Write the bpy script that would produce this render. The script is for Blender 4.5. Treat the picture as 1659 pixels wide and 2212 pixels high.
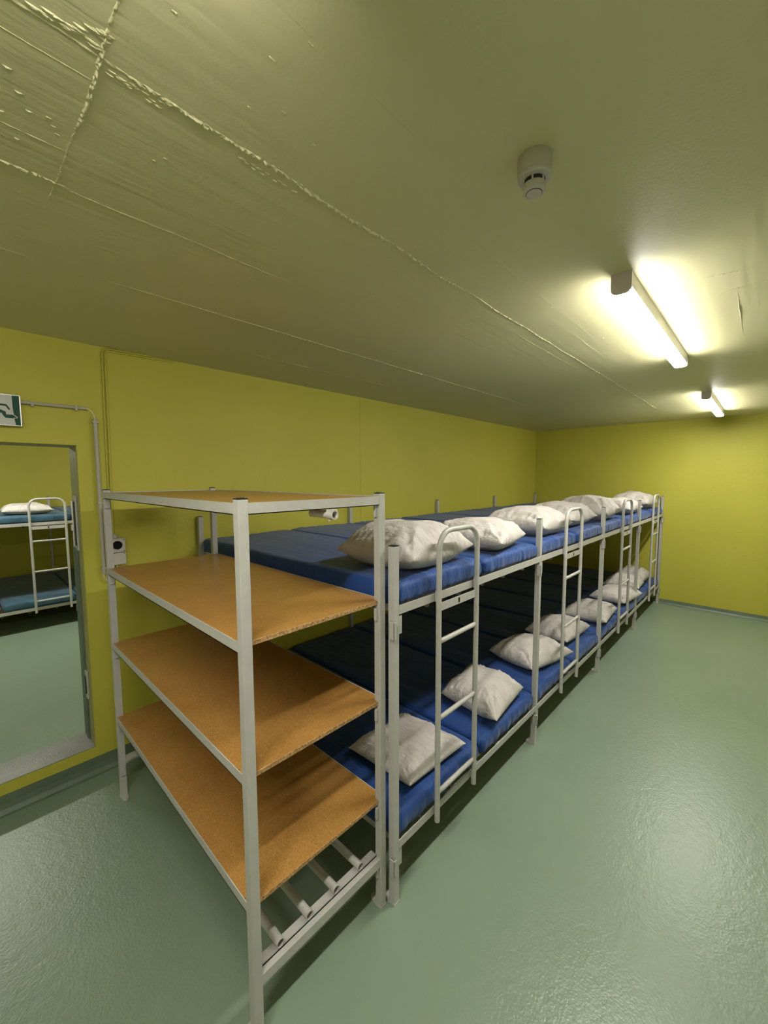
import bpy, bmesh, math, random
from mathutils import Vector, Matrix, noise

for o in list(bpy.data.objects):
    bpy.data.objects.remove(o, do_unlink=True)
SC = bpy.context.scene
COL = SC.collection

# ------------------------------------------------------------------ camera
YAW, PITCH, ROLL, HC = 0.7554, 0.0832, -0.0031, 1.76
F = Vector((math.cos(PITCH)*math.cos(YAW), math.cos(PITCH)*math.sin(YAW), -math.sin(PITCH)))
R0 = Vector((math.sin(YAW), -math.cos(YAW), 0)); U0 = R0.cross(F)
R = math.cos(ROLL)*R0 + math.sin(ROLL)*U0
U = -math.sin(ROLL)*R0 + math.cos(ROLL)*U0
cd = bpy.data.cameras.new('camera'); cam = bpy.data.objects.new('camera', cd); COL.objects.link(cam)
cd.sensor_fit = 'VERTICAL'; cd.sensor_height = 36.0; cd.lens = 878.28/2212*36.0
cd.clip_start = 0.02
M = Matrix((R, U, -F)).transposed().to_4x4(); M.translation = Vector((0, 0, HC))
cam.matrix_world = M
SC.camera = cam

# ------------------------------------------------------------------ world, exposure
SC.view_settings.view_transform = 'Standard'
SC.view_settings.look = 'None'
SC.view_settings.gamma = 1.0
SC.view_settings.use_curve_mapping = False
SC.view_settings.exposure = 2.45
LAMP = 21.0           # strength of the fluorescent diffusers
LAMP_NEXT = 21.0
w = bpy.data.worlds.new('world'); SC.world = w; w.use_nodes = True
w.node_tree.nodes['Background'].inputs[0].default_value = (0.5, 0.52, 0.5, 1)
w.node_tree.nodes['Background'].inputs[1].default_value = 0.0

# ------------------------------------------------------------------ key measures (metres)
ZC = 2.522
YA, YA2 = 2.852, 3.055           # left wall: faces of both sides
XE = 6.735; XB = -2.0; YR = -2.0
YN = 8.08                        # far wall of the neighbouring room
DX0, DX1, DZ0, DZ1 = -0.42, 0.498, 0.155, 1.95   # doorway
YB = 1.0406; DXB = 1.387; X1 = 1.1585

# ------------------------------------------------------------------ materials
def mat(name, rgb, rough=0.5, spec=0.5, metal=0.0):
    m = bpy.data.materials.new(name); m.use_nodes = True
    b = m.node_tree.nodes['Principled BSDF']
    b.inputs['Base Color'].default_value = (*rgb, 1); b.inputs['Roughness'].default_value = rough
    b.inputs['Specular IOR Level'].default_value = spec; b.inputs['Metallic'].default_value = metal
    return m, m.node_tree, b
def N(nt, t, **kw):
    n = nt.nodes.new(t)
    for k, v in kw.items():
        if k in n.inputs: n.inputs[k].default_value = v
        else: setattr(n, k, v)
    return n
def coords(nt, scale=(1, 1, 1), obj=True):
    tc = N(nt, 'ShaderNodeTexCoord'); mp = N(nt, 'ShaderNodeMapping'); mp.inputs['Scale'].default_value = scale
    nt.links.new(tc.outputs['Object'], mp.inputs['Vector']); return mp.outputs['Vector']
def tex(nt, vec, scale, detail=4, rough=0.5):
    n = N(nt, 'ShaderNodeTexNoise'); n.inputs['Scale'].default_value = scale
    n.inputs['Detail'].default_value = detail; n.inputs['Roughness'].default_value = rough
    nt.links.new(vec, n.inputs['Vector']); return n.outputs['Fac']
def ramp(nt, fac, stops):
    r = N(nt, 'ShaderNodeValToRGB'); e = r.color_ramp.elements
    while len(e) < len(stops): e.new(0.5)
    for i, (p, c) in enumerate(stops):
        e[i].position = p; e[i].color = (*c, 1) if len(c) == 3 else c
    nt.links.new(fac, r.inputs['Fac']); return r.outputs['Color']
def bump(nt, b, heights, strength=1.0):
    """heights: list of (socket, distance)"""
    prev = None
    for s, d in heights:
        n = N(nt, 'ShaderNodeBump'); n.inputs['Distance'].default_value = d; n.inputs['Strength'].default_value = strength
        nt.links.new(s, n.inputs['Height'])
        if prev: nt.links.new(prev, n.inputs['Normal'])
        prev = n.outputs['Normal']
    nt.links.new(prev, b.inputs['Normal'])
def two(name, c1, c2, scale, rough, spec, bumps=(), cscale=(1, 1, 1), p=(0.35, 0.65)):
    m, nt, b = mat(name, c1, rough, spec)
    v = coords(nt, cscale)
    nt.links.new(ramp(nt, tex(nt, v, scale), [(p[0], c1), (p[1], c2)]), b.inputs['Base Color'])
    if bumps: bump(nt, b, [(tex(nt, v, s, 3), d) for s, d in bumps])
    return m

M_wall = two('yellow_green_wall_paint', (0.47, 0.44, 0.052), (0.51, 0.475, 0.062), 1.3, 0.55, 0.35, [(60, 0.0009), (9, 0.003)])
M_bounce = mat('pale_bounce_paint', (0.72, 0.71, 0.60), 0.6, 0.3)[0]  # invented pale colour for the two unseen walls, adds bounced light to the room
# ceiling paint: board-marked concrete, grain along x
def make_ceiling():
    m, nt, b = mat('ceiling_paint', (0.40, 0.375, 0.155), 0.5, 0.32)
    v = coords(nt, (0.35, 5.0, 1)); v2 = coords(nt)
    nt.links.new(ramp(nt, tex(nt, v2, 0.8), [(0.3, (0.62, 0.59, 0.33)), (0.7, (0.66, 0.63, 0.36))]), b.inputs['Base Color'])
    g = tex(nt, v, 4.0, 5, 0.6); f = tex(nt, v2, 90, 2); l = tex(nt, v2, 2.2, 2)
    # narrow formwork lines running along x
    sx = N(nt, 'ShaderNodeSeparateXYZ'); nt.links.new(v2, sx.inputs[0])
    ad = N(nt, 'ShaderNodeMath', operation='MULTIPLY_ADD'); nt.links.new(l, ad.inputs[0]); ad.inputs[1].default_value = 0.02
    nt.links.new(sx.outputs['Y'], ad.inputs[2])
    mu = N(nt, 'ShaderNodeMath', operation='MULTIPLY'); nt.links.new(ad.outputs[0], mu.inputs[0]); mu.inputs[1].default_value = 1/0.125
    fr = N(nt, 'ShaderNodeMath', operation='FRACT'); nt.links.new(mu.outputs[0], fr.inputs[0])
    lr = ramp(nt, fr.outputs[0], [(0.0, (1, 1, 1)), (0.03, (0, 0, 0)), (0.95, (0, 0, 0)), (1.0, (1, 1, 1))])
    mk = ramp(nt, tex(nt, coords(nt, (0.6, 3, 1)), 1.7, 2), [(0.5, (0, 0, 0)), (0.66, (1, 1, 1))])
    ml = N(nt, 'ShaderNodeMath', operation='MULTIPLY'); nt.links.new(lr, ml.inputs[0]); nt.links.new(mk, ml.inputs[1])
    bump(nt, b, [(g, 0.0024), (f, 0.0004), (l, 0.004), (ml.outputs[0], 0.0004)])
    return m
M_ceil = make_ceiling()
M_ridge = M_ceil
def make_floor():
    m, nt, b = mat('green_floor_coating', (0.20, 0.26, 0.175), 0.36, 0.5)
    v = coords(nt)
    nt.links.new(ramp(nt, tex(nt, v, 1.6, 5), [(0.3, (0.205, 0.275, 0.19)), (0.7, (0.228, 0.30, 0.208))]), b.inputs['Base Color'])
    b.inputs['Roughness'].default_value = 0.31
    bump(nt, b, [(tex(nt, v, 110, 2), 0.0012), (tex(nt, v, 30, 2), 0.0016)])
    return m
M_floor = make_floor()
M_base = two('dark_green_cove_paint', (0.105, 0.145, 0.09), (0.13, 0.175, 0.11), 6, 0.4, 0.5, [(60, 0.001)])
M_steel = two('light_grey_enamel', (0.44, 0.43, 0.39), (0.47, 0.46, 0.42), 30, 0.36, 0.5, [(250, 0.00012)])
M_steel2 = two('pale_grey_tube_enamel', (0.43, 0.42, 0.38), (0.47, 0.46, 0.41), 30, 0.3, 0.5)
M_cap = mat('black_plastic', (0.012, 0.012, 0.013), 0.4)[0]
M_hole = mat('socket_black', (0.004, 0.004, 0.004), 0.7, 0.2)[0]
def make_board(edge=False):
    m, nt, b = mat('chipboard_edge' if edge else 'varnished_chipboard', (0.5, 0.25, 0.07), 0.33 if not edge else 0.7, 0.5 if not edge else 0.25)
    v = coords(nt)
    vo = N(nt, 'ShaderNodeTexVoronoi'); vo.inputs['Scale'].default_value = 260 if not edge else 190; nt.links.new(v, vo.inputs['Vector'])
    if edge: st = [(0.0, (0.20, 0.10, 0.035)), (0.45, (0.42, 0.25, 0.10)), (1.0, (0.62, 0.42, 0.2))]
    else: st = [(0.0, (0.33, 0.168, 0.038)), (0.5, (0.41, 0.215, 0.055)), (1.0, (0.49, 0.275, 0.08))]
    c1 = ramp(nt, vo.outputs['Color'], st)
    c2 = ramp(nt, tex(nt, v, 5, 6, 0.6), [(0.3, (0.86, 0.82, 0.8)), (0.7, (1.06, 1.05, 1.05))])
    mx = N(nt, 'ShaderNodeMix', data_type='RGBA', blend_type='MULTIPLY'); mx.inputs[0].default_value = 1
    nt.links.new(c1, mx.inputs[6]); nt.links.new(c2, mx.inputs[7])
    # small dark specks
    sp = N(nt, 'ShaderNodeTexVoronoi'); sp.inputs['Scale'].default_value = 22; nt.links.new(v, sp.inputs['Vector'])
    sr = ramp(nt, sp.outputs['Distance'], [(0.035, (0.25, 0.18, 0.14)), (0.06, (1, 1, 1))])
    m2 = N(nt, 'ShaderNodeMix', data_type='RGBA', blend_type='MULTIPLY'); m2.inputs[0].default_value = 1
    nt.links.new(mx.outputs[2], m2.inputs[6]); nt.links.new(sr, m2.inputs[7])
    nt.links.new(m2.outputs[2], b.inputs['Base Color'])
    bump(nt, b, [(vo.outputs['Distance'], 0.0006 if edge else 0.00012)])
    return m
M_board = make_board(); M_edge = make_board(True)
def make_sheet(name, c1, c2):
    m, nt, b = mat(name, c1, 0.62, 0.35)
    b.inputs['Sheen Weight'].default_value = 0.15
    v = coords(nt, (1, 1, 1))
    nt.links.new(ramp(nt, tex(nt, v, 7, 3), [(0.35, c1), (0.65, c2)]), b.inputs['Base Color'])
    bump(nt, b, [(tex(nt, coords(nt, (2.2, 0.7, 1)), 9, 4, 0.55), 0.010), (tex(nt, v, 600, 1), 0.0001)])
    return m
M_sheet = make_sheet('blue_cotton_sheet', (0.008, 0.048, 0.20), (0.010, 0.058, 0.235))
M_sheet2 = make_sheet('teal_blue_sheet', (0.036, 0.095, 0.145), (0.044, 0.11, 0.165))
def make_pil():
    m, nt, b = mat('off_white_cotton', (0.74, 0.69, 0.63), 0.85, 0.2)
    v = coords(nt)
    nt.links.new(ramp(nt, tex(nt, v, 12, 5), [(0.35, (0.49, 0.455, 0.41)), (0.6, (0.565, 0.53, 0.485))]), b.inputs['Base Color'])
    bump(nt, b, [(tex(nt, coords(nt, (3.0, 0.9, 1)), 11, 4, 0.6), 0.014), (tex(nt, coords(nt, (1, 1.6, 1)), 34, 3), 0.004)])
    return m
M_pil = make_pil()
M_white = mat('white_plastic', (0.55, 0.52, 0.46), 0.4)[0]
M_det = mat('detector_plastic', (0.50, 0.47, 0.36), 0.5)[0]
M_pvc = mat('grey_pvc_conduit', (0.42, 0.40, 0.31), 0.5)[0]
M_cable = mat('cream_cable', (0.65, 0.62, 0.38), 0.45)[0]
M_green = mat('sign_green', (0.004, 0.06, 0.026), 0.4, 0.25)[0]
M_signw = mat('sign_white', (0.50, 0.52, 0.46), 0.35)[0]
M_chrome = mat('brushed_metal_frame', (0.5, 0.5, 0.47), 0.28, 0.5, 0.9)[0]
M_house = mat('lamp_housing', (0.42, 0.40, 0.38), 0.45)[0]
M_capm = mat('lamp_end_cap', (0.62, 0.55, 0.54), 0.45)[0]  # glow of the lamp put into the cap colour, lighter and pinkish
def emis(name, rgb, s):
    m, nt, b = mat(name, (0.8, 0.8, 0.8), 0.4)
    b.inputs['Emission Color'].default_value = (*rgb, 1); b.inputs['Emission Strength'].default_value = s
    return m
M_lamp = emis('lit_diffuser', (1.0, 0.97, 0.93), LAMP)
M_lamp2 = emis('lit_diffuser_next_room', (1.0, 0.98, 0.92), LAMP_NEXT)
M_sill = two('worn_grey_sill', (0.19, 0.20, 0.165), (0.25, 0.255, 0.215), 9, 0.33, 0.5, [(140, 0.0012)])
M_jamb = two('dull_green_steel_frame', (0.09, 0.13, 0.10), (0.13, 0.17, 0.12), 8, 0.5, 0.4)
M_jambp = two('jamb_paint', (0.30, 0.29, 0.10), (0.34, 0.33, 0.12), 4, 0.5, 0.4)

# ------------------------------------------------------------------ mesh helpers
def link(name, bm, m, parent=None, smooth=False, mats=None, bev=0, loc=None):
    bmesh.ops.recalc_face_normals(bm, faces=bm.faces)
    if bev:
        es = [e for e in bm.edges if len(e.link_faces) == 2 and e.calc_face_angle(0) > 0.9]
        bmesh.ops.bevel(bm, geom=es, offset=bev, segments=2, affect='EDGES', profile=0.6)
    me = bpy.data.meshes.new(name)
    if loc is not None:
        bmesh.ops.translate(bm, verts=bm.verts, vec=-Vector(loc))
    bm.to_mesh(me); bm.free()
    for mm in (mats or [m]): me.materials.append(mm)
    if smooth: me.polygons.foreach_set('use_smooth', [True]*len(me.polygons))
    o = bpy.data.objects.new(name, me); COL.objects.link(o)
    if loc is not None: o.location = loc
    if parent is not None: o.parent = parent
    return o
def box(bm, x0, x1, y0, y1, z0, z1, mi=0):
    vs = [bm.verts.new(p) for p in ((x0,y0,z0),(x1,y0,z0),(x1,y1,z0),(x0,y1,z0),(x0,y0,z1),(x1,y0,z1),(x1,y1,z1),(x0,y1,z1))]
    for f in ((0,3,2,1),(4,5,6,7),(0,1,5,4),(1,2,6,5),(2,3,7,6),(3,0,4,7)):
        bm.faces.new([vs[i] for i in f]).material_index = mi
def tube(bm, pts, r, seg=14, cap=True, hollow=0.0):
    """round tube along a polyline; hollow>0 leaves an open pipe with that wall thickness"""
    pts = [Vector(p) for p in pts]; rings = []
    def ring(rr, c, a, b): return [bm.verts.new(c + rr*(math.cos(2*math.pi*k/seg)*a + math.sin(2*math.pi*k/seg)*b)) for k in range(seg)]
    prev = None
    inner = []
    for i, p in enumerate(pts):
        t = (pts[min(i+1, len(pts)-1)] - pts[max(i-1, 0)]).normalized()
        if prev is None:
            a = t.cross(Vector((0, 0, 1)));  a = a if a.length > 0.1 else t.cross(Vector((0, 1, 0)))
            a.normalize()
        else: a = (prev - t*prev.dot(t)).normalized()
        prev = a; b = t.cross(a)
        rings.append(ring(r, p, a, b))
        if hollow: inner.append(ring(r-hollow, p, a, b))
    for rs in (rings, inner):
        for A, B in zip(rs, rs[1:]):
            for k in range(seg): bm.faces.new((A[k], A[(k+1) % seg], B[(k+1) % seg], B[k]))
    if hollow:
        for A, B in ((rings[0], inner[0]), (rings[-1], inner[-1])):
            for k in range(seg): bm.faces.new((A[k], A[(k+1) % seg], B[(k+1) % seg], B[k]))
    elif cap:
        bm.faces.new(rings[0]); bm.faces.new(rings[-1])
def lathe(bm, prof, c, seg=40, mi=0):
    c = Vector(c); rings = []
    for r, z in prof:
        rings.append([bm.verts.new(c + Vector((r*math.cos(2*math.pi*k/seg), r*math.sin(2*math.pi*k/seg), z))) for k in range(seg)])
    for A, B in zip(rings, rings[1:]):
        for k in range(seg): bm.faces.new((A[k], A[(k+1) % seg], B[(k+1) % seg], B[k])).material_index = mi
    bm.faces.new(rings[0]).material_index = mi; bm.faces.new(rings[-1]).material_index = mi
def prism_xz(bm, poly, y0, y1, mi=0):
    a = [bm.verts.new((x, y0, z)) for x, z in poly]; b = [bm.verts.new((x, y1, z)) for x, z in poly]
    bm.faces.new(a).material_index = mi; bm.faces.new(b[::-1]).material_index = mi
    n = len(a)
    for k in range(n): bm.faces.new((a[k], a[(k+1) % n], b[(k+1) % n], b[k])).material_index = mi
def smooth_edges(o, ang=40):
    me = o.data
    me.polygons.foreach_set('use_smooth', [True]*len(me.polygons))
    me.set_sharp_from_angle(angle=math.radians(ang))
def B(): return bmesh.new()
def tag(o, label, cat, group=None):
    o['label'] = label; o['category'] = cat
    if group: o['group'] = group
    return o
def thing(name, loc, label, cat, group=None):
    o = bpy.data.objects.new(name, None); COL.objects.link(o); o.location = loc; o.empty_display_size = 0.1
    return tag(o, label, cat, group)
def struct(name, bm, m, **kw):
    o = link(name, bm, m, **kw); o['kind'] = 'structure'; return o
def copy_tree(o, parent=None):
    c = o.copy(); COL.objects.link(c)
    if parent is not None: c.parent = parent
    for ch in list(o.children): copy_tree(ch, c)
    return c
def simple_box(name, d, m, parent, bev=0, **kw):
    bm = B(); box(bm, *d); return link(name, bm, m, parent, bev=bev, **kw)

# ------------------------------------------------------------------ the room
bm = B(); box(bm, XB-0.2, XE+0.2, YR-0.2, YN+0.2, -0.2, 0.0); struct('floor', bm, M_floor)

def ceil_ridges(bm):
    """rough seams of the board-marked concrete, real relief below the ceiling plane"""
    rnd = random.Random(4)
    def ridge(p0, p1, w, h, step=0.003, rough=1.0, wob=0.004, seed=0):
        p0 = Vector(p0); p1 = Vector(p1); L = (p1-p0).length; d = (p1-p0)/L; n = Vector((-d.y, d.x))
        k = max(2, int(L/step)); cols = 9; rows = []
        for i in range(k+1):
            t = i/k; c = p0 + d*L*t; env = min(1, 8*t, 8*(1-t))
            amp = 0.35 + 1.0*max(0, noise.noise(Vector((t*L*5.1, seed, 1))) + 0.3)
            c = c + n*wob*noise.noise(Vector((t*L*4, seed, 5)))*2
            ww = w*(0.35 + 0.9*abs(noise.noise(Vector((t*L*11, seed, 9)))) + 0.3*noise.noise(Vector((t*L*60, seed, 3))))
            row = []
            for j in range(cols):
                s = j/(cols-1)*2-1; q = c + n*ww*s
                b_ = (1-s*s)
                z = h*env*amp*b_*(0.5 + 1.3*rough*noise.noise(Vector((q.x*90, q.y*150, seed))) + 1.1*rough*noise.noise(Vector((q.x*230, q.y*230, seed))))
                if j in (0, cols-1): z = -0.0005
                row.append(bm.verts.new((q.x, q.y, ZC - max(z, -0.0005))))
            rows.append(row)
        for A, C in zip(rows, rows[1:]):
            for j in range(cols-1): bm.faces.new((A[j], A[j+1], C[j+1], C[j])).smooth = True
    ridge((0.05, 0.915), (0.24, 0.924), 0.006, 0.004, 0.004, 0.5, seed=1)
    ridge((0.20, 0.924), (1.5, 0.95), 0.012, 0.006, 0.004, 1.4, seed=2)
    ridge((1.2, 0.945), (5.8, 0.945), 0.007, 0.005, 0.006, 1.0, seed=3)
    ridge((0.237, 0.70), (0.234, 1.235), 0.008, 0.005, 0.003, 1.3, seed=4)
    ridge((0.234, 1.2), (0.232, 1.48), 0.006, 0.003, 0.004, 1.0, seed=41)
    ridge((0.05, 1.238), (0.234, 1.236), 0.004, 0.0035, 0.004, 0.6, seed=5)
    ridge((0.05, 0.986), (0.238, 0.985), 0.004, 0.0032, 0.004, 0.6, seed=6)
    ridge((0.05, 1.382), (0.27, 1.385), 0.009, 0.004, 0.004, 1.4, seed=7)
    ridge((0.22, 1.39), (0.95, 1.40), 0.007, 0.003, 0.008, 0.7, seed=8)
    ridge((0.1, 1.885), (0.25, 1.90), 0.004, 0.003, 0.006, 0.5, seed=12)
    ridge((0.30, 1.90), (4.5, 1.90), 0.006, 0.0055, 0.008, 0.5, seed=9)
    ridge((1.2, 2.35), (2.6, 2.35), 0.004, 0.003, 0.008, 0.5, seed=10)
    ridge((2.1, 1.02), (3.1, 1.02), 0.004, 0.002, 0.008, 0.8, seed=20)
    ridge((2.3, 0.80), (2.9, 0.80), 0.004, 0.002, 0.008, 0.8, seed=21)
    ridge((2.02, 0.30), (2.05, 0.10), 0.005, 0.003, 0.004, 1.2, seed=22)
    ridge((2.24, 0.20), (2.20, -0.05), 0.007, 0.0045, 0.004, 1.5, seed=23)
    ridge((2.26, 0.135), (2.95, 0.14), 0.003, 0.003, 0.006, 0.5, seed=24)
    ridge((2.22, 0.03), (2.8, 0.03), 0.003, 0.002, 0.006, 0.5, seed=25)
    ridge((3.6, 1.1), (4.6, 1.1), 0.004, 0.002, 0.008, 0.5, seed=26)
    # patch of trowelled lumps beside the crossing and scattered small blobs
    def blob(x, y, rx, ry, h, seed):
        g = 9; rows = []
        for i in range(g):
            row = []
            for j in range(g):
                u = i/(g-1)*2-1; v = j/(g-1)*2-1; e = max(0, 1-u*u)*max(0, 1-v*v)
                z = h*e*(0.7+0.9*noise.noise(Vector((u*2+seed, v*2, seed))))
                row.append(bm.verts.new((x+rx*u, y+ry*v, ZC - z + (0.0004 if e == 0 else 0))))
            rows.append(row)
        for A, C in zip(rows, rows[1:]):
            for j in range(g-1): bm.faces.new((A[j], A[j+1], C[j+1], C[j])).smooth = True
    for k in range(26):
        x = 0.135 + 0.105*rnd.random(); f = (x-0.13)/0.11
        y = 0.91 - 0.05*f*rnd.random()
        blob(x, y, 0.012, 0.0022, 0.003, k)
    for k in range(14):
        blob(0.25 + 0.10*rnd.random(), 0.935 + 0.02*rnd.random(), 0.008, 0.002, 0.0022, 50+k)
    for k in range(20):
        blob(0.52 + 0.16*rnd.random(), 0.955 + 0.012*rnd.random(), 0.008, 0.002, 0.0022, 90+k)
    for (x, y) in ((0.526, 0.778), (0.483, 0.628), (0.383, 1.116), (0.40, 1.09), (0.30, 0.75), (0.45, 0.70),
                   (0.14, 1.12), (0.16, 1.16), (0.12, 1.20), (0.19, 1.15), (0.20, 1.17), (0.15, 1.27), (0.21, 1.19),
                   (0.12, 1.07), (0.62, 0.80), (0.47, 0.82), (1.9, 0.75), (2.4, 0.9), (2.5, 0.7), (2.1, 0.66)):
        blob(x, y, 0.005+0.004*rnd.random(), 0.0018, 0.0022, 10*x+y)
bm = B(); ceil_ridges(bm); box(bm, XB-0.2, XE+0.2, YR-0.2, YN+0.2, ZC, ZC+0.2)
bmesh.ops.dissolve_degenerate(bm, dist=1e-7, edges=bm.edges)
struct('ceiling', bm, M_ceil)

def wall_with_seams(name, bm): return struct(name, bm, M_wall)
bm = B()
box(bm, DX1, XE+0.2, YA, YA2, 0, ZC); box(bm, XB-0.2, DX0, YA, YA2, 0, ZC)
box(bm, DX0, DX1, YA, YA2, DZ1, ZC); box(bm, DX0, DX1, YA, YA2, 0, DZ0)
# shallow raised casting seams
box(bm, 2.698, 2.7, YA-0.0018, YA+0.01, 0.1, ZC); box(bm, 2.706, 2.7075, YA-0.001, YA+0.01, 0.1, ZC)
struct('wall_left', bm, M_wall)
bm = B(); box(bm, XE, XE+0.2, YR-0.2, YN+0.2, 0, ZC)
box(bm, XE-0.0018, XE+0.01, 1.905, 1.908, 0.1, ZC); box(bm, XE-0.0018, XE+0.01, YR, 1.2, 1.052, 1.055)
struct('wall_end', bm, M_wall)
bm = B(); box(bm, XB-0.2, XB, YR-0.2, YN+0.2, 0, ZC); struct('wall_back', bm, M_bounce)
bm = B(); box(bm, XB-0.2, XE+0.2, YR-0.2, YR, 0, ZC); struct('wall_right', bm, M_bounce)
bm = B(); box(bm, XB-0.2, XE+0.2, YN, YN+0.2, 0, ZC); struct('wall_neighbour', bm, M_wall)
def cove(bm, p0, p1, nrm, h=0.094):
    """painted cove strip: thin vertical skin and a small curved foot"""
    prof = [(0.0, h), (0.0045, h), (0.006, 0.05), (0.012, 0.022), (0.03, 0.004), (0.045, 0.0)]
    prof += [(0.0, 0.0)]
    A = []; C = []
    for d, z in prof:
        A.append(bm.verts.new((p0[0]+nrm[0]*d, p0[1]+nrm[1]*d, z))); C.append(bm.verts.new((p1[0]+nrm[0]*d, p1[1]+nrm[1]*d, z)))
    n = len(A)
    for k in range(n): bm.faces.new((A[k], A[(k+1) % n], C[(k+1) % n], C[k]))
    bm.faces.new(A); bm.faces.new(C[::-1])
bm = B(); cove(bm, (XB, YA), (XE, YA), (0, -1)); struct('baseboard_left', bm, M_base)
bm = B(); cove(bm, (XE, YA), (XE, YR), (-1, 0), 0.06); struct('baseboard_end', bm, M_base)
bm = B(); box(bm, DX0, DX1, YA+0.004, YA2+0.012, DZ0-0.01, DZ0+0.004)
box(bm, DX0, DX1, YA2, YA2+0.012, 0, DZ0-0.01); struct('trim_1', bm, M_sill, bev=0.002)
bm = B(); box(bm, DX1-0.003, DX1+0.002, YA+0.012, YA2, DZ0, DZ1); box(bm, DX0, DX1, YA+0.012, YA2, DZ1-0.003, DZ1+0.001)
struct('trim_2', bm, M_jambp)
fr = bpy.data.objects.new('door_1', None); COL.objects.link(fr); fr['kind'] = 'structure'; fr.location = (DX1, YA2, DZ0)
bm = B(); box(bm, -0.014, -0.003, -0.085, 0.004, 0.0, 1.20); link('jamb_strip', bm, M_jamb, fr, bev=0.002)
for z0, z1 in ((1.34-DZ0, 1.66-DZ0), (0.43-DZ0, 0.60-DZ0)):
    bm = B(); box(bm, -0.012, -0.003, -0.13, -0.07, z0, z1); hp = link('latch_plate', bm, M_steel, fr, bev=0.002)
    bm = B(); box(bm, -0.016, -0.012, -0.115, -0.085, z0+0.03, z1-0.03); link('latch_slot', bm, M_cap, hp)

# ------------------------------------------------------------------ ceiling lamps
def lamp(x0, y, m, label, L=1.43):
    t = thing('fluorescent_lamp', (x0, y, ZC), label, 'ceiling lamp', 'fluorescent batten lamps')
    W, H = 0.034, 0.074
    bm = B(); box(bm, 0.004, L-0.004, -W+0.001, W-0.001, -0.0555, 0); link('housing', bm, M_house, t, bev=0.002)
    def sect(w, z0, zb, n=10):
        pts = [(-w, z0)]
        for k in range(n+1):
            a = math.pi*k/n; pts.append((-w*math.copysign(abs(math.cos(a))**0.5, math.cos(a)), z0 - 0.004 - (zb-0.004)*abs(math.sin(a))**0.6))
        pts.append((w, z0)); return pts
    def sect2(w, h): return [(-w, 0.0)] + sect(w, -0.04, h-0.04) + [(w, 0.0)]
    def extr(bm, pts, xa, xb):
        a = [bm.verts.new((xa, p[0], p[1])) for p in pts]; b = [bm.verts.new((xb, p[0], p[1])) for p in pts]
        bm.faces.new(a); bm.faces.new(b[::-1]); n = len(a)
        for k in range(n): bm.faces.new((a[k], a[(k+1) % n], b[(k+1) % n], b[k]))
    bm = B(); extr(bm, sect(W-0.0005, -0.056, H-0.0565), 0.012, L-0.004)
    d = link('diffuser', bm, m, t); smooth_edges(d, 50)
    for xa, xb in ((0.0, 0.012), (L-0.004, L)):
        bm = B(); extr(bm, sect2(W+0.001, H), xa, xb)
        bmesh.ops.remove_doubles(bm, verts=bm.verts, dist=1e-6)
        e = link('end_cap', bm, M_capm, t)
    return t
lamp(-1.105, 0.44, M_lamp, 'lit fluorescent batten lamp nearest the camera overhead, before the smoke detector')
lamp(1.766, 0.44, M_lamp, 'larger looking lit fluorescent batten lamp between smoke detector and far lamp')
lamp(4.645, 0.44, M_lamp, 'smaller looking lit fluorescent batten lamp nearest the far end wall')
lamp(-0.85, 5.6, M_lamp2, 'lit fluorescent batten lamp in the neighbouring room seen beyond the doorway', 1.43)
lamp(1.7, 5.55, M_lamp2, 'lit fluorescent batten lamp deeper inside the neighbouring room')

# ------------------------------------------------------------------ steel storage shelf
XA, XC, Y0, Y1 = 0.5526, 1.1135, 1.0732, 2.519
HP = 0.0155
ZS = 1.705
shelf = thing('storage_shelf', (XA, Y0, 0), 'grey steel storage rack with four orange chipboard shelves beside the bunk row', 'shelf')
W_, D_ = XC-XA, Y1-Y0
def capbox(parent, x, y, z, s=0.0148):
    bm = B(); box(bm, x-s, x+s, y-s, y+s, z-0.002, z+0.003); box(bm, x-s*0.6, x+s*0.6, y-s*0.6, y+s*0.6, z+0.003, z+0.0045)
    return link('end_cap', bm, M_cap, parent, bev=0.0008)
def foot_plate(parent, x, y, dx, dy, m=None):
    """base plate with an inward rounded lug and bolt hole; dx, dy point inward"""
    bm = B(); box(bm, x-HP-0.0015, x+HP+0.0015, y-HP-0.0015, y+HP+0.0015, 0, 0.006)
    L = 0.038; w_ = 0.0145; pts = []
    n = Vector((-dy, dx)); d = Vector((dx, dy)); c = Vector((x, y))
    pts.append(c + n*w_); pts.append(c - n*w_)
    for k in range(9):
        a = -math.pi/2 + math.pi*k/8; pts.append(c + d*(L+w_*math.cos(a)) + n*w_*math.sin(a))
    a = [bm.verts.new((p.x, p.y, 0.0)) for p in pts]; b = [bm.verts.new((p.x, p.y, 0.009)) for p in pts]
    bm.faces.new(a); bm.faces.new(b); n_ = len(a)
    for k in range(n_): bm.faces.new((a[k], a[(k+1) % n_], b[(k+1) % n_], b[k]))
    o = link('foot_plate', bm, m or M_steel, parent, bev=0.001)
    return o
LV = [1.692, 1.290, 0.884, 0.470]            # top faces of side rails
RT = 0.034
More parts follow.
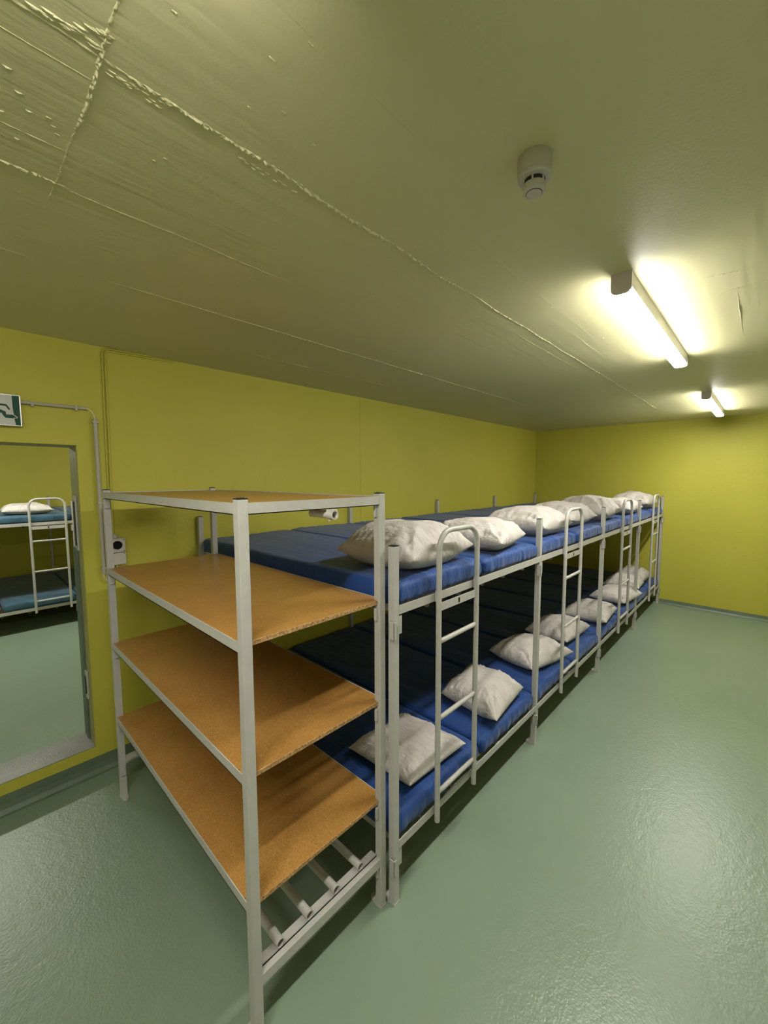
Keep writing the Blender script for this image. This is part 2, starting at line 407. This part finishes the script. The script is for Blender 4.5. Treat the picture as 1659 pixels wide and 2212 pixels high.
for ix, iy in ((0, 0), (1, 0), (0, 1), (1, 1)):
    x, y = ix*W_, iy*D_
    bm = B(); box(bm, x-HP, x+HP, y-HP, y+HP, 0.002, ZS-0.003)
    p = link('post', bm, M_steel, shelf, bev=0.0025)
    capbox(p, x, y, ZS-0.003)
    foot_plate(p, x, y, 0, 1 if iy == 0 else -1)
    for z in LV + [0.215]:
        # tapered clip below each rail
        bm = B(); sx = 1 if ix == 0 else -1; sy = 1 if iy == 0 else -1
        a0, a1 = sorted((y+sy*HP, y+sy*(HP+0.011)))
        if iy == 1 or ix == 0: box(bm, x-0.011, x+0.011, a0, a1, z-RT-0.052, z-RT+0.004)
        else:
            b0, b1 = sorted((x+sx*HP, x+sx*(HP+0.012))); box(bm, b0, b1, y-0.006, y+0.006, z-RT-0.045, z-RT+0.004)
        link('clip', bm, M_steel, p, bev=0.003)
# side rails (L angles along y), boards
for i, z in enumerate(LV):
    for x, s in ((0, 1), (W_, -1)):
        bm = B()
        x0, x1 = sorted((x-s*HP, x-s*HP+s*0.003)); box(bm, x0, x1, HP*0.9, D_-HP*0.9, z-RT, z)
        x0, x1 = sorted((x-s*HP, x+s*0.02)); box(bm, x0, x1, HP, D_-HP, z-RT, z-RT+0.003)
        link('side_rail', bm, M_steel, shelf)
    if i == 0:
        for y, s in ((0, 1), (D_, -1)):
            bm = B(); y0, y1 = sorted((y-s*HP*0.9, y-s*HP*0.9+s*0.003)); box(bm, HP, W_-HP, y0, y1, z-RT, z)
            y0, y1 = sorted((y-s*HP*0.9, y+s*0.02)); box(bm, HP, W_-HP, y0, y1, z-RT, z-RT+0.003)
            link('front_rail' if y == 0 else 'rear_rail', bm, M_steel, shelf)
    bm = B()
    zt = z-0.001 if i else z-0.004
    yf = 0.004 if i == 0 else -0.004
    e = 0.0125 if i else 0.011
    box(bm, -e, W_+e, yf, D_-0.004, zt-0.0155, zt)
    # notch posts: board is cut at the corners
    bd = link('shelf_board', bm, M_board, shelf, mats=[M_board, M_edge])
    for pg in bd.data.polygons:
        if abs(pg.normal.z) < 0.5: pg.material_index = 1
    if i:
        md = bd.modifiers.new('b', 'BEVEL'); md.width = 0.0012; md.segments = 1
# bottom bed-like frame: two cross rails along x, round tubes along y, a rail at the bunk side
ZB = 0.222
for y, s in ((0, 1), (D_, -1)):
    bm = B()
    a, b = sorted((y-s*0.014, y+s*0.006)); box(bm, HP, W_-HP, a, b, ZB-0.036, ZB)
    a, b = sorted((y+s*0.008, y+s*0.040)); box(bm, HP, W_-HP, a, b, ZB-0.006, ZB+0.003)
    a, b = sorted((y+s*0.008, y+s*0.011)); box(bm, HP, W_-HP, a, b, ZB-0.036, ZB+0.003)
    link('cross_rail', bm, M_steel, shelf, bev=0.0012)
for dx in (0.095, 0.212, 0.333, 0.456):
    bm = B(); tube(bm, [(dx, 0.008, ZB+0.017), (dx, D_-0.008, ZB+0.017)], 0.0145, 20, hollow=0.0018)
    tb = link('slat_tube', bm, M_steel2, shelf); smooth_edges(tb, 45)
# hanging plastic pipe under the front rail of the top shelf
pp = thing('plastic_pipe', (0.86, Y0-0.03, LV[0]-RT), 'short white plastic pipe clipped under the front rail of the top shelf', 'pipe')
bm = B(); tube(bm, [(0, -0.012, -0.0185), (-0.004, 0.11, -0.0185)], 0.0135, 28, hollow=0.0016); smooth_edges(link('pipe_body', bm, M_white, pp), 45)
bm = B(); tube(bm, [(0, -0.012, -0.0185), (0, 0.018, -0.0185)], 0.0158, 28, hollow=0.002)
box(bm, -0.004, 0.004, 0.010, 0.018, -0.040, -0.033)
box(bm, -0.0125, -0.0085, -0.010, 0.018, -0.008, 0.0); box(bm, 0.0085, 0.0125, -0.010, 0.018, -0.008, 0.0)
smooth_edges(link('pipe_clamp', bm, M_white, pp), 45)

# ------------------------------------------------------------------ bunk units
ZU, ZL = 1.262, 0.272           # top edge of upper / lower rail
HB = 1.5006; YL = 2.832 - YB    # bed length
def bunk_post(parent, x, y, left_clip=True):
    bm = B(); box(bm, x-HP, x+HP, y-HP, y+HP, 0.002, HB-0.003)
    p = link('post', bm, M_steel, parent, bev=0.0025); capbox(p, x, y, HB-0.003)
    foot_plate(p, x, y, 0, 1 if y == 0 else -1)
    for z in (ZU, ZL):
        bm = B(); box(bm, x-HP-0.016, x-HP, y-0.005, y-0.001, z-0.125, z-0.055); box(bm, x-HP-0.016, x-HP-0.012, y-0.030, y-0.001, z-0.125, z-0.055); box(bm, x-HP-0.016, x-HP+0.001, y-0.030, y-0.026, z-0.125, z-0.055)
        link('clip', bm, M_steel, p, bev=0.0015)
        bm = B(); box(bm, x+HP, x+HP+0.021, y-0.012, y-0.008, z-0.118, z-0.043)
        link('clip', bm, M_steel, p, bev=0.0015)
    return p
def bunk(x0, y0, first, label, group, cells=(1, 1)):
    t = thing('bunk_bed', (x0, y0, 0), label, 'bunk bed', group)
    for x in ([0] if first else []) + [DXB]:
        for y in (0, YL): bunk_post(t, x, y)
    for nm, z in (('upper_frame', ZU), ('lower_frame', ZL)):
        bm = B()
        for y, s in ((0, 1), (YL, -1)):
            a, b = sorted((y-s*(HP+0.001), y-s*(HP+0.001)+s*0.004)); box(bm, 0.0 if not first else HP, DXB-0.001, a, b, z-0.036, z)
            a, b = sorted((y-s*HP, y+s*0.014)); box(bm, HP, DXB-HP, a, b, z-0.036, z-0.032)
        for x, s in ((HP, 1), (DXB-HP, -1)):
            a, b = sorted((x, x+s*0.025)); box(bm, a, b, HP, YL-HP, z-0.034, z-0.006)
        link(nm, bm, M_steel, t, bev=0.001)
        bm = B(); box(bm, HP+0.002, DXB-HP-0.002, 0.03, YL-0.03, z-0.031, z-0.014)
        bb = link('base_board', bm, M_board, t)
        for dx in (0.22, 0.47, 0.69, 0.92, 1.17):
            bm = B(); tube(bm, [(dx, 0.0, z-0.045), (dx, YL, z-0.045)], 0.0125, 14, hollow=0.0016)
            smooth_edges(link('slat_tube', bm, M_steel2, t), 45)
    return t
ordn = ['nearest bunk unit of the long blue row, touching the storage rack', 'second bunk unit of the long blue row from the storage rack',
        'third bunk unit of the long blue row from the storage rack', 'last bunk unit of the long blue row, against the end wall']
for i in range(4):
    bunk(X1+i*DXB, YB, i == 0, 'grey steel two-tier ' + ordn[i], 'bunk units along the left wall')
YNB = 6.13; XN = -0.393
bunk(XN, YNB, True, 'grey steel two-tier bunk seen through the doorway in the neighbouring room', 'bunks in the neighbouring room')
bunk(XN+DXB, YNB, False, 'bunk unit mostly hidden behind the right doorway jamb in the neighbouring room', 'bunks in the neighbouring room')

# ------------------------------------------------------------------ ladders
def ladder(x0, x1, y, label, group):
    t = thing('bunk_ladder', ((x0+x1)/2, y, 0.21), label, 'ladder', group)
    hw = (x1-x0)/2; r = 0.0125; top = 1.546-0.21-r; rad = 0.085*min(1, hw/0.15)
    bm = B(); pts = [(-hw, 0, 0), (-hw, 0, top-rad)]
    for k in range(1, 9):
        a = math.pi/2*k/8; pts.append((-hw+rad*(1-math.cos(a)), 0, top-rad+rad*math.sin(a)))
    for k in range(0, 9):
        a = math.pi/2*k/8; pts.append((hw-rad+rad*math.sin(a), 0, top-rad+rad*math.cos(a)))
    pts += [(hw, 0, 0)]
    tube(bm, pts, r, 18); smooth_edges(link('rail_tube', bm, M_steel2, t), 45)
    for z in (1.046, 0.693, 0.345):
        bm = B(); zz = z-0.21; n = 10; rows = []
        for k in range(n+1):
            u = k/n*2-1; fl = 0.55+0.45*min(1, (1-abs(u))*6)   # flattened at the ends
            c = Vector((u*(hw-r*0.6), 0, zz)); row = []
            for j in range(14):
                a = 2*math.pi*j/14; row.append(bm.verts.new(c + Vector((0, 0.011*math.cos(a)*fl, 0.011*math.sin(a)*(1.25-0.25*fl)))))
            rows.append(row)
        for A, C in zip(rows, rows[1:]):
            for j in range(14): bm.faces.new((A[j], A[(j+1) % 14], C[(j+1) % 14], C[j]))
        bm.faces.new(rows[0]); bm.faces.new(rows[-1])
        smooth_edges(link('rung', bm, M_steel2, t), 50)
    bm = B(); box(bm, -hw+0.006, hw-0.006, -0.002, 0.002, 1.182-0.21, 1.218-0.21); pl = link('hook_plate', bm, M_steel, t)
    bm = B(); box(bm, -0.006, 0.004, -0.004, -0.002, 1.19-0.21, 1.212-0.21); link('screw', bm, M_cap, pl)
    for s in (-1, 1):
        bm = B(); box(bm, s*hw-0.010, s*hw+0.010, 0.0, 0.012, 1.225-0.21, 1.275-0.21); link('hook', bm, M_steel, t)
    return t
LY = YB-0.0325
LAB = ['pale grey tubular ladder on the nearest bunk unit beside the first pillows', 'pale grey tubular ladder on the second bunk unit from the rack',
       'pale grey tubular ladder on the third bunk unit from the rack', 'pale grey tubular ladder on the last bunk unit by the end wall']
for (a, b), l in zip(((1.415, 1.728), (2.93, 3.255), (4.475, 4.81), (5.915, 6.245)), LAB):
    ladder(a, b, LY, l, 'ladders of the blue bunk row')
ladder(0.587, 0.915, YNB-0.0325, 'pale tubular ladder on the bunk seen through the doorway', None)

# ------------------------------------------------------------------ mattresses
def rbox(nx, ny, nz, sx, sy, sz, r):
    bm = B(); g = {}
    def vert(i, j, k):
        if (i, j, k) in g: return g[(i, j, k)]
        def cc(i, n, s):
            t = i/n; t = 0.5-0.5*math.cos(math.pi*t) if False else t
            return (t-0.5)*s
        p = Vector((cc(i, nx, sx), cc(j, ny, sy), cc(k, nz, sz)))
        q = Vector((max(-sx/2+r, min(sx/2-r, p.x)), max(-sy/2+r, min(sy/2-r, p.y)), max(-sz/2+r, min(sz/2-r, p.z))))
        d = p-q
        if d.length > 1e-9: p = q + d.normalized()*r*1.0 if (abs(d.x) > 0)+(abs(d.y) > 0)+(abs(d.z) > 0) > 1 else p
        g[(i, j, k)] = bm.verts.new(p); return g[(i, j, k)]
    for i in range(nx):
        for j in range(ny):
            for k in (0, nz): bm.faces.new([vert(i, j, k), vert(i+1, j, k), vert(i+1, j+1, k), vert(i, j+1, k)])
    for i in range(nx):
        for k in range(nz):
            for j in (0, ny): bm.faces.new([vert(i, j, k), vert(i+1, j, k), vert(i+1, j, k+1), vert(i, j, k+1)])
    for j in range(ny):
        for k in range(nz):
            for i in (0, nx): bm.faces.new([vert(i, j, k), vert(i, j+1, k), vert(i, j+1, k+1), vert(i, j, k+1)])
    return bm
def mattress(cx, y0, z0, wid, leng, seed, m, label, group, detail=1.0, thick=0.098, edge_l=False):
    nx = int(70*detail); ny = int(110*detail)
    bm = rbox(nx, ny, 9, wid, leng, thick, 0.034)
    for v in bm.verts:
        p = v.co.copy(); top = max(0, p.z/(thick/2)); yf = p.y+leng/2; yb = leng/2-p.y; xe_ = wid/2-abs(p.x)
        n = noise.noise(Vector((p.x*2.2+seed*7, p.y*1.6, seed)))
        dz = 0.008*n*top
        # broad folds and fine creases across the top, stronger near the ends
        cr = noise.noise(Vector((p.x*9+seed, p.y*3.2, seed*3)))
        dz += top*0.0035*cr
        en = max(0, 1-yf/0.22); en2 = max(0, 1-yb/0.22)
        dz += top*0.006*(en+en2)*noise.noise(Vector((p.x*26+seed*5, p.y*5, seed)))
        # gathers on the front and rear faces
        if yf < 0.04:
            lo = 0.5-p.z/thick
            gth = noise.noise(Vector((p.x*24+seed*3+p.z*5, 0.2, seed))) + 0.6*noise.noise(Vector((p.x*52-p.z*9, 1.2, seed*2)))
            v.co.y += 0.011*gth*(0.25+lo)*(0.35+1.3*abs(noise.noise(Vector((p.x*4+seed*11, 7, 0))))) ; v.co.x += 0.004*noise.noise(Vector((p.x*30, p.z*20, seed)))
        if xe_ < 0.035:
            v.co.x += (1 if p.x > 0 else -1)*0.004*noise.noise(Vector((p.y*5, p.z*14, seed)))
        v.co.z += dz
        # corners dip a little
        c = max(0, 1-yf/0.10)*max(0, 1-xe_/0.08); v.co.z -= 0.012*c*top
    bmesh.ops.recalc_face_normals(bm, faces=bm.faces)
    o = link('mattress', bm, m, smooth=True)
    o.location = (cx, y0+leng/2, z0+thick/2)
    return tag(o, label, 'mattress', group)
pos = ['first', 'second', 'third', 'fourth', 'fifth', 'sixth', 'seventh', 'eighth']
MW = DXB/2-0.012
mx = []
for i in range(4):
    for k in (0, 1): mx.append(X1+i*DXB+DXB*(0.25+0.5*k))
for i, cx in enumerate(mx):
    far = '' if i < 7 else ', against the end wall'
    nr = ' beside the storage rack' if i == 0 else ''
    det = 1.0 if i < 4 else 0.6
    mattress(cx, YB-0.004, ZU-0.012, MW, YL+0.004, 3.1+i, M_sheet, 'blue sheeted mattress on the upper tier, %s from the storage rack%s' % (pos[i], far), 'blue mattresses upper tier', det)
    mattress(cx, YB-0.004, ZL-0.012, MW, YL+0.004, 23.7+i, M_sheet, 'blue sheeted mattress on the lower tier, %s from the storage rack%s' % (pos[i], far), 'blue mattresses lower tier', det)
PN = ['left of the ladder behind the doorway', 'behind the ladder, seen through the doorway', 'beyond the right jamb of the doorway']
for i, cx in enumerate((XN+DXB*0.25, XN+DXB*0.75, XN+DXB*1.25)):
    mattress(cx, YNB-0.004, ZU-0.012, MW, YL, 50+i, M_sheet2, 'teal blue upper mattress in the neighbouring room, '+PN[i], 'teal mattresses upper tier', 0.6)
    mattress(cx, YNB-0.004, ZL-0.012, MW, YL, 60+i, M_sheet2, 'teal blue lower mattress in the neighbouring room, '+PN[i], 'teal mattresses lower tier', 0.6)

# ------------------------------------------------------------------ pillows
def pillow(corners, T, seed, label, group, tilt=0.0, n=56, z0=None):
    """corners: four xy points (front-left, front-right, back-right, back-left) at mattress level"""
    C = [Vector((x, y, 0)) for x, y in corners]; ctr = sum(C, Vector())/4
    bm = B(); g = [[None]*(n+1) for _ in range(n+1)]; h = [[None]*(n+1) for _ in range(n+1)]
    rnd = random.Random(seed)
    def surf(u, v, side):
        a, b = (u+1)/2, (v+1)/2
        # edges bow inward between the corner tips
        P0 = C[0]*(1-a)*(1-b)+C[1]*a*(1-b)+C[2]*a*b+C[3]*(1-a)*b
        k = 0.035
        fu = 1-k*(1-v*v)*abs(u)**3 ; fv = 1-k*(1-u*u)*abs(v)**3
        a2, b2 = (u*fu+1)/2, (v*fv+1)/2
        P = C[0]*(1-a2)*(1-b2)+C[1]*a2*(1-b2)+C[2]*a2*b2+C[3]*(1-a2)*b2
        e = ((1-abs(u)**2.6)*(1-abs(v)**2.6))
        th = T*0.5*max(0, e)**0.54
        # lumps
        th *= 1+0.16*noise.noise(Vector((u*1.4+seed, v*1.4, seed*2)))
        # radiating wrinkles from corners and edges
        wz = 0
        for cu in (-1, 1):
            for cv in (-1, 1):
                du, dv = u-cu, v-cv; d = math.hypot(du, dv)
                ang = math.atan2(dv, du)
                wz += math.exp(-(d/0.75)**2)*noise.noise(Vector((ang*4.2+seed*3+cu, d*1.1+cv*4, seed)))*min(1, d*2.5)
        ed = max(abs(u), abs(v))
        t_ = u if abs(v) > abs(u) else v
        wz += 0.55*max(0, (ed-0.45)/0.55)*noise.noise(Vector((t_*10+seed, ed*1.5, seed+9)))*min(1, (1-ed)*6+0.1)
        fine = noise.noise(Vector((P.x*22+seed, P.y*9, seed)))*0.12
        w = T*0.15*(wz*1.2+fine)*min(1, max(0, e)**0.5*1.8)
        if side > 0: z = th*1.22 + w
        else: z = -th*0.78
        return P, z
    zs = []
    for i in range(n+1):
        for j in range(n+1):
            u = math.sin((i/n-0.5)*math.pi); v = math.sin((j/n-0.5)*math.pi)
            u = 0.55*u+0.45*(i/n*2-1); v = 0.55*v+0.45*(j/n*2-1)
            P, z = surf(u, v, 1); edge = i in (0, n) or j in (0, n)
            # tips droop towards the mattress, the whole underside is flattened by it
            base = T*0.30
            zz = base+z*0.86
            wave = 0.012*noise.noise(Vector((u*2, v*2, seed+4)))
            g[i][j] = bm.verts.new((P.x, P.y, max(0.003, zz+wave)))
            if edge: h[i][j] = g[i][j]
            else:
                P2, z2 = surf(u, v, -1); h[i][j] = bm.verts.new((P2.x, P2.y, max(0.0, base+z2)))
    for i in range(n):
        for j in range(n):
            bm.faces.new((g[i][j], g[i+1][j], g[i+1][j+1], g[i][j+1]))
            bm.faces.new((h[i][j], h[i][j+1], h[i+1][j+1], h[i+1][j]))
    bmesh.ops.translate(bm, verts=bm.verts, vec=-ctr)
    if tilt: bmesh.ops.rotate(bm, verts=bm.verts, matrix=Matrix.Rotation(tilt, 3, 'X'))
    bmesh.ops.dissolve_degenerate(bm, dist=1e-7, edges=bm.edges)
    o = link('pillow', bm, M_pil, smooth=True)
    o.location = (ctr.x, ctr.y, z0)
    return tag(o, label, 'pillow', group)
ZPU = ZU-0.012+0.098+0.0; ZPL = ZL-0.012+0.098
up = [  # (front-left, front-right, back-right, back-left), thickness
    (((1.27, 1.03), (1.80, 1.07), (1.79, 1.50), (1.255, 1.50)), 0.25),
    (((1.97, 1.00), (2.44, 1.08), (2.42, 1.50), (1.96, 1.46)), 0.21),
    (((2.69, 1.06), (3.22, 1.06), (3.26, 1.52), (2.72, 1.56)), 0.24),
    (((3.40, 1.12), (3.98, 1.10), (3.95, 1.60), (3.42, 1.58)), 0.24),
    (((4.05, 1.05), (4.66, 1.07), (4.62, 1.55), (4.10, 1.55)), 0.29),
    (((4.98, 1.06), (5.62, 1.06), (5.55, 1.48), (5.02, 1.48)), 0.21),
    (((6.06, 1.10), (6.62, 1.07), (6.60, 1.50), (6.00, 1.55)), 0.26)]
ul = ['plump white pillow on the upper tier nearest the storage rack', 'white pillow on the upper tier just right of the first ladder',
      'white pillow on the upper tier left of the second ladder', 'white pillow on the upper tier behind the second ladder',
      'tallest plump pillow on the upper tier behind the third aisle post', 'low bright pillow on the upper tier between third ladder and fourth post',
      'farthest pillow on the upper tier by the end wall']
for i, (c, T) in enumerate(up):
    pillow(c, T, 1.7+i*2.3, ul[i], 'pillows on the upper tier', n=70 if i < 2 else 44, z0=ZPU)
lo = [
    (((1.31, 1.08), (1.74, 1.06), (1.72, 1.46), (1.30, 1.48)), 0.13),
    (((1.99, 1.02), (2.44, 1.07), (2.45, 1.46), (2.02, 1.42)), 0.20),
    (((2.71, 1.13), (3.22, 1.02), (3.24, 1.42), (2.80, 1.52)), 0.20),
    (((3.37, 1.12), (3.90, 1.10), (3.86, 1.46), (3.40, 1.50)), 0.20),
    (((4.10, 1.02), (4.64, 1.06), (4.60, 1.42), (4.10, 1.44)), 0.18),
    (((4.88, 1.05), (5.45, 0.99), (5.46, 1.36), (4.92, 1.42)), 0.18),
    (((5.62, 1.06), (6.00, 1.08), (5.98, 1.46), (5.55, 1.45)), 0.21),
    (((6.08, 1.10), (6.58, 1.10), (6.56, 1.46), (6.05, 1.46)), 0.22)]
ll = ['flat white pillow on the lower tier nearest the storage rack, left of the first ladder', 'white pillow on the lower tier seen through the first ladder',
      'pillow on the lower tier behind the second aisle post', 'pillow on the lower tier seen through the second ladder',
      'pillow on the lower tier behind the third aisle post', 'pillow on the lower tier seen through the third ladder',
      'pillow on the lower tier behind the fourth aisle post', 'farthest pillow on the lower tier by the end wall']
for i, (c, T) in enumerate(lo):
    pillow(c, T, 31.3+i*1.9, ll[i], 'pillows on the lower tier', n=70 if i < 3 else 44, z0=ZPL)
pillow(((0.36, 6.17), (0.83, 6.18), (0.80, 6.62), (0.37, 6.6)), 0.16, 77.1, 'white pillow behind the ladder top seen through the doorway', None, z0=ZPU, n=40)
pillow(((1.03, 6.25), (1.5, 6.22), (1.5, 6.66), (1.05, 6.66)), 0.16, 81.1, 'white pillow tip showing at the right jamb of the doorway', None, z0=ZPU, n=30)

# ------------------------------------------------------------------ smoke detector
t = thing('smoke_detector', (1.006, 0.448, ZC), 'round cream smoke detector on the ceiling before the lamp', 'smoke detector')
bm = B(); lathe(bm, [(0.0385, 0.0), (0.0395, -0.003), (0.0390, -0.036), (0.0375, -0.040)], (0, 0, 0), 48); smooth_edges(link('mounting_base', bm, M_det, t), 35)
bm = B(); lathe(bm, [(0.0350, -0.0395), (0.0385, -0.041), (0.0385, -0.047), (0.036, -0.050), (0.0285, -0.0515)], (0, 0, 0), 48)
box(bm, 0.028, 0.041, -0.012, 0.010, -0.058, -0.047)
smooth_edges(link('collar', bm, M_white, t), 35)
bm = B(); lathe(bm, [(0.0245, -0.050), (0.0245, -0.066)], (0, 0, 0), 48); smooth_edges(link('sensor_gap', bm, M_cap, t), 35)
bm = B()
for k in range(6):
    a = 2*math.pi*k/6+0.25; ca, sa = math.cos(a), math.sin(a); r0 = 0.0262
    q = [Vector((ca*r0-sa*d, sa*r0+ca*d, 0)) for d in (-0.0022, 0.0022)]
    q += [p*0.90 for p in q[::-1]]
    A = [bm.verts.new(p+Vector((0, 0, -0.050))) for p in q]; C = [bm.verts.new(p+Vector((0, 0, -0.064))) for p in q]
    bm.faces.new(A); bm.faces.new(C)
    for j in range(4): bm.faces.new((A[j], A[(j+1) % 4], C[(j+1) % 4], C[j]))
lathe(bm, [(0.0262, -0.0615), (0.0268, -0.0625), (0.0262, -0.076), (0.0235, -0.0795), (0.0200, -0.080)], (0, 0, 0), 48)
smooth_edges(link('sensor_head', bm, M_white, t), 35)
bm = B(); lathe(bm, [(0.0188, -0.0798), (0.0188, -0.0806)], (0, 0, 0), 40); rg = link('vent_ring', bm, M_cap, t)
bm = B(); lathe(bm, [(0.0175, -0.0800), (0.0175, -0.0815), (0.016, -0.0822)], (0, 0, 0), 40); smooth_edges(link('test_button', bm, M_white, t), 35)

# ------------------------------------------------------------------ exit sign
SX0, SX1, SZ0, SZ1 = -0.045, 0.270, 2.030, 2.188
t = thing('exit_sign', ((SX0+SX1)/2, YA, (SZ0+SZ1)/2), 'green and white running figure exit sign above the doorway', 'sign')
def T2(poly): return [(x-(SX0+SX1)/2, z-(SZ0+SZ1)/2) for x, z in poly]
bm = B(); prism_xz(bm, T2([(SX0, SZ0), (SX1, SZ0), (SX1, SZ1), (SX0, SZ1)]), -0.040, 0.0); link('sign_frame', bm, M_chrome, t, bev=0.002)
e = 0.005
bm = B(); prism_xz(bm, T2([(SX0+e, SZ0+e), (SX1-e, SZ0+e), (SX1-e, SZ1-e), (SX0+e, SZ1-e)]), -0.0415, -0.0395)
fp = link('sign_face', bm, M_signw, t)
bm = B()
prism_xz(bm, T2([(0.238, SZ1-e), (SX1-e, SZ1-e), (SX1-e, SZ0+e), (0.246, SZ0+e), (0.243, 2.058), (0.238, 2.125)]), -0.0422, -0.0412)
link('green_band', bm, M_green, t)
bm = B(); prism_xz(bm, T2([(SX0+e, SZ1-e), (SX0+0.035, SZ1-e), (SX0+0.035, SZ0+e), (SX0+e, SZ0+e)]), -0.0422, -0.0412)
link('green_band', bm, M_green, t)
bm = B()
# running figure: head, trunk, arms, legs
prism_xz(bm, T2([(0.180+0.011*math.cos(k*math.pi/6), 2.158+0.011*math.sin(k*math.pi/6)) for k in range(12)]), -0.0424, -0.0412)
link('figure_head', bm, M_green, t)
bm = B()
for poly in ([(0.150, 2.142), (0.192, 2.138), (0.216, 2.136), (0.229, 2.113), (0.224, 2.108), (0.212, 2.127), (0.190, 2.128), (0.185, 2.110), (0.158, 2.112)],
             [(0.185, 2.112), (0.203, 2.103), (0.211, 2.100), (0.212, 2.086), (0.238, 2.086), (0.2525, 2.074), (0.249, 2.068), (0.208, 2.069), (0.199, 2.083), (0.196, 2.092), (0.176, 2.092), (0.160, 2.112)],
             [(0.150, 2.142), (0.158, 2.128), (0.130, 2.118), (0.122, 2.126)],
             [(0.160, 2.112), (0.178, 2.094), (0.150, 2.066), (0.110, 2.058), (0.106, 2.068), (0.140, 2.078)]):
    prism_xz(bm, T2(poly), -0.0424, -0.0412)
link('running_figure', bm, M_green, t)
bm = B()
prism_xz(bm, T2([(0.238, 2.089), (0.256, 2.076), (0.2525, 2.072), (0.2365, 2.0865)]), -0.0428, -0.0412)
prism_xz(bm, T2([(0.238, 2.0685), (0.253, 2.0695), (0.2555, 2.0765), (0.252, 2.0745), (0.2495, 2.072), (0.238, 2.071)]), -0.0428, -0.0412)
link('foot_outline', bm, M_signw, t)

# ------------------------------------------------------------------ conduits, cables, socket
t = thing('cable_conduit', (0.43, YA, 2.155), 'grey plastic conduit from the exit sign turning down beside the doorway', 'conduit')
def rel(pts, o): return [(x-o[0], y-o[1], z-o[2]) for x, y, z in pts]
o0 = (0.43, YA, 2.155)
bm = B(); tube(bm, rel([(0.268, YA-0.015, 2.158), (0.55, YA-0.015, 2.158)], o0), 0.0085, 14); smooth_edges(link('horizontal_tube', bm, M_pvc, t))
bm = B(); tube(bm, rel([(0.590, YA-0.017, 2.105), (0.5885, YA-0.017, 1.199)], o0), 0.0105, 16); smooth_edges(link('vertical_tube', bm, M_pvc, t))
bm = B(); tube(bm, rel([(0.548, YA-0.015, 2.158), (0.562, YA-0.016, 2.155), (0.576, YA-0.017, 2.143), (0.586, YA-0.017, 2.125), (0.590, YA-0.017, 2.10)], o0), 0.0035, 10); smooth_edges(link('bend_cable', bm, M_cable, t))
pts = []
for k in range(13):
    a = math.pi*k/12; pts.append((0.6205-0.036*math.cos(a), YA-0.02, 1.20-0.05*math.sin(a)))
pts.append((0.6565, YA-0.02, 1.255))
bm = B(); tube(bm, rel(pts, o0), 0.004, 10); smooth_edges(link('cable_loop', bm, M_cable, t))
for x, z, v in ((0.318, 2.158, 0), (0.505, 2.158, 0), (0.590, 2.085, 1), (0.590, 1.62, 1), (0.589, 1.235, 1)):
    bm = B()
    if v: box(bm, x-0.014-o0[0], x+0.014-o0[0], -0.030, 0, z-0.006-o0[2], z+0.006-o0[2])
    else: box(bm, x-0.006-o0[0], x+0.006-o0[0], -0.026, 0, z-0.018-o0[2], z+0.009-o0[2])
    link('clip', bm, M_pvc, t, bev=0.001)
t = thing('painted_cable_duct', (0.655, YA, 1.43), 'thin cable duct painted yellow running up the wall above the socket', 'cable duct')
bm = B()
tube(bm, [(-0.004, -0.006, 0), (-0.003, -0.006, 0.30), (0.002, -0.006, 0.7), (0.0055, -0.006, 1.045), (0.010, -0.006, 1.066), (0.03, -0.006, 1.074), (0.38, -0.006, 1.082)], 0.005, 10)
tube(bm, [(-0.018, -0.005, 0.2), (-0.014, -0.005, 0.7), (-0.010, -0.005, 1.06), (-0.002, -0.005, 1.078), (0.02, -0.005, 1.086), (0.25, -0.005, 1.090)], 0.0045, 10)
smooth_edges(link('duct', bm, M_wall, t))
t = thing('wall_socket', (0.657, YA, 1.33), 'two-gang cream wall socket with round black opening behind the shelf post', 'socket')
bm = B(); box(bm, -0.042, 0.042, -0.048, 0.0, -0.008, 0.075); bx1 = link('outlet_box', bm, M_white, t, bev=0.003)
bm = B(); lathe(bm, [(0.0255, 0.0), (0.0255, 0.004)], (0, 0, 0), 36)
bmesh.ops.rotate(bm, verts=bm.verts, matrix=Matrix.Rotation(math.pi/2, 3, 'X')); bmesh.ops.translate(bm, verts=bm.verts, vec=(0, -0.0465, 0.036))
link('round_opening', bm, M_hole, bx1)
bm = B(); box(bm, -0.042, 0.042, -0.050, 0.0, -0.082, -0.011); bx2 = link('hinged_cover', bm, M_white, t, bev=0.003)
for x, z in ((0.035, 0.067), (0.035, 0.0), (-0.035, 0.067)):
    bm = B(); box(bm, x-0.0025, x+0.0025, -0.0490, -0.047, z-0.0025, z+0.0025); link('screw', bm, M_cap, bx1)
bm = B(); box(bm, 0.031, 0.036, -0.0512, -0.049, -0.019, -0.015); link('screw', bm, M_cap, bx2)
bm = B(); lathe(bm, [(0.013, 0.0), (0.013, 0.017), (0.010, 0.024)], (-0.005, -0.022, 0.0755), 24); smooth_edges(link('cable_gland', bm, M_pvc, t), 35)
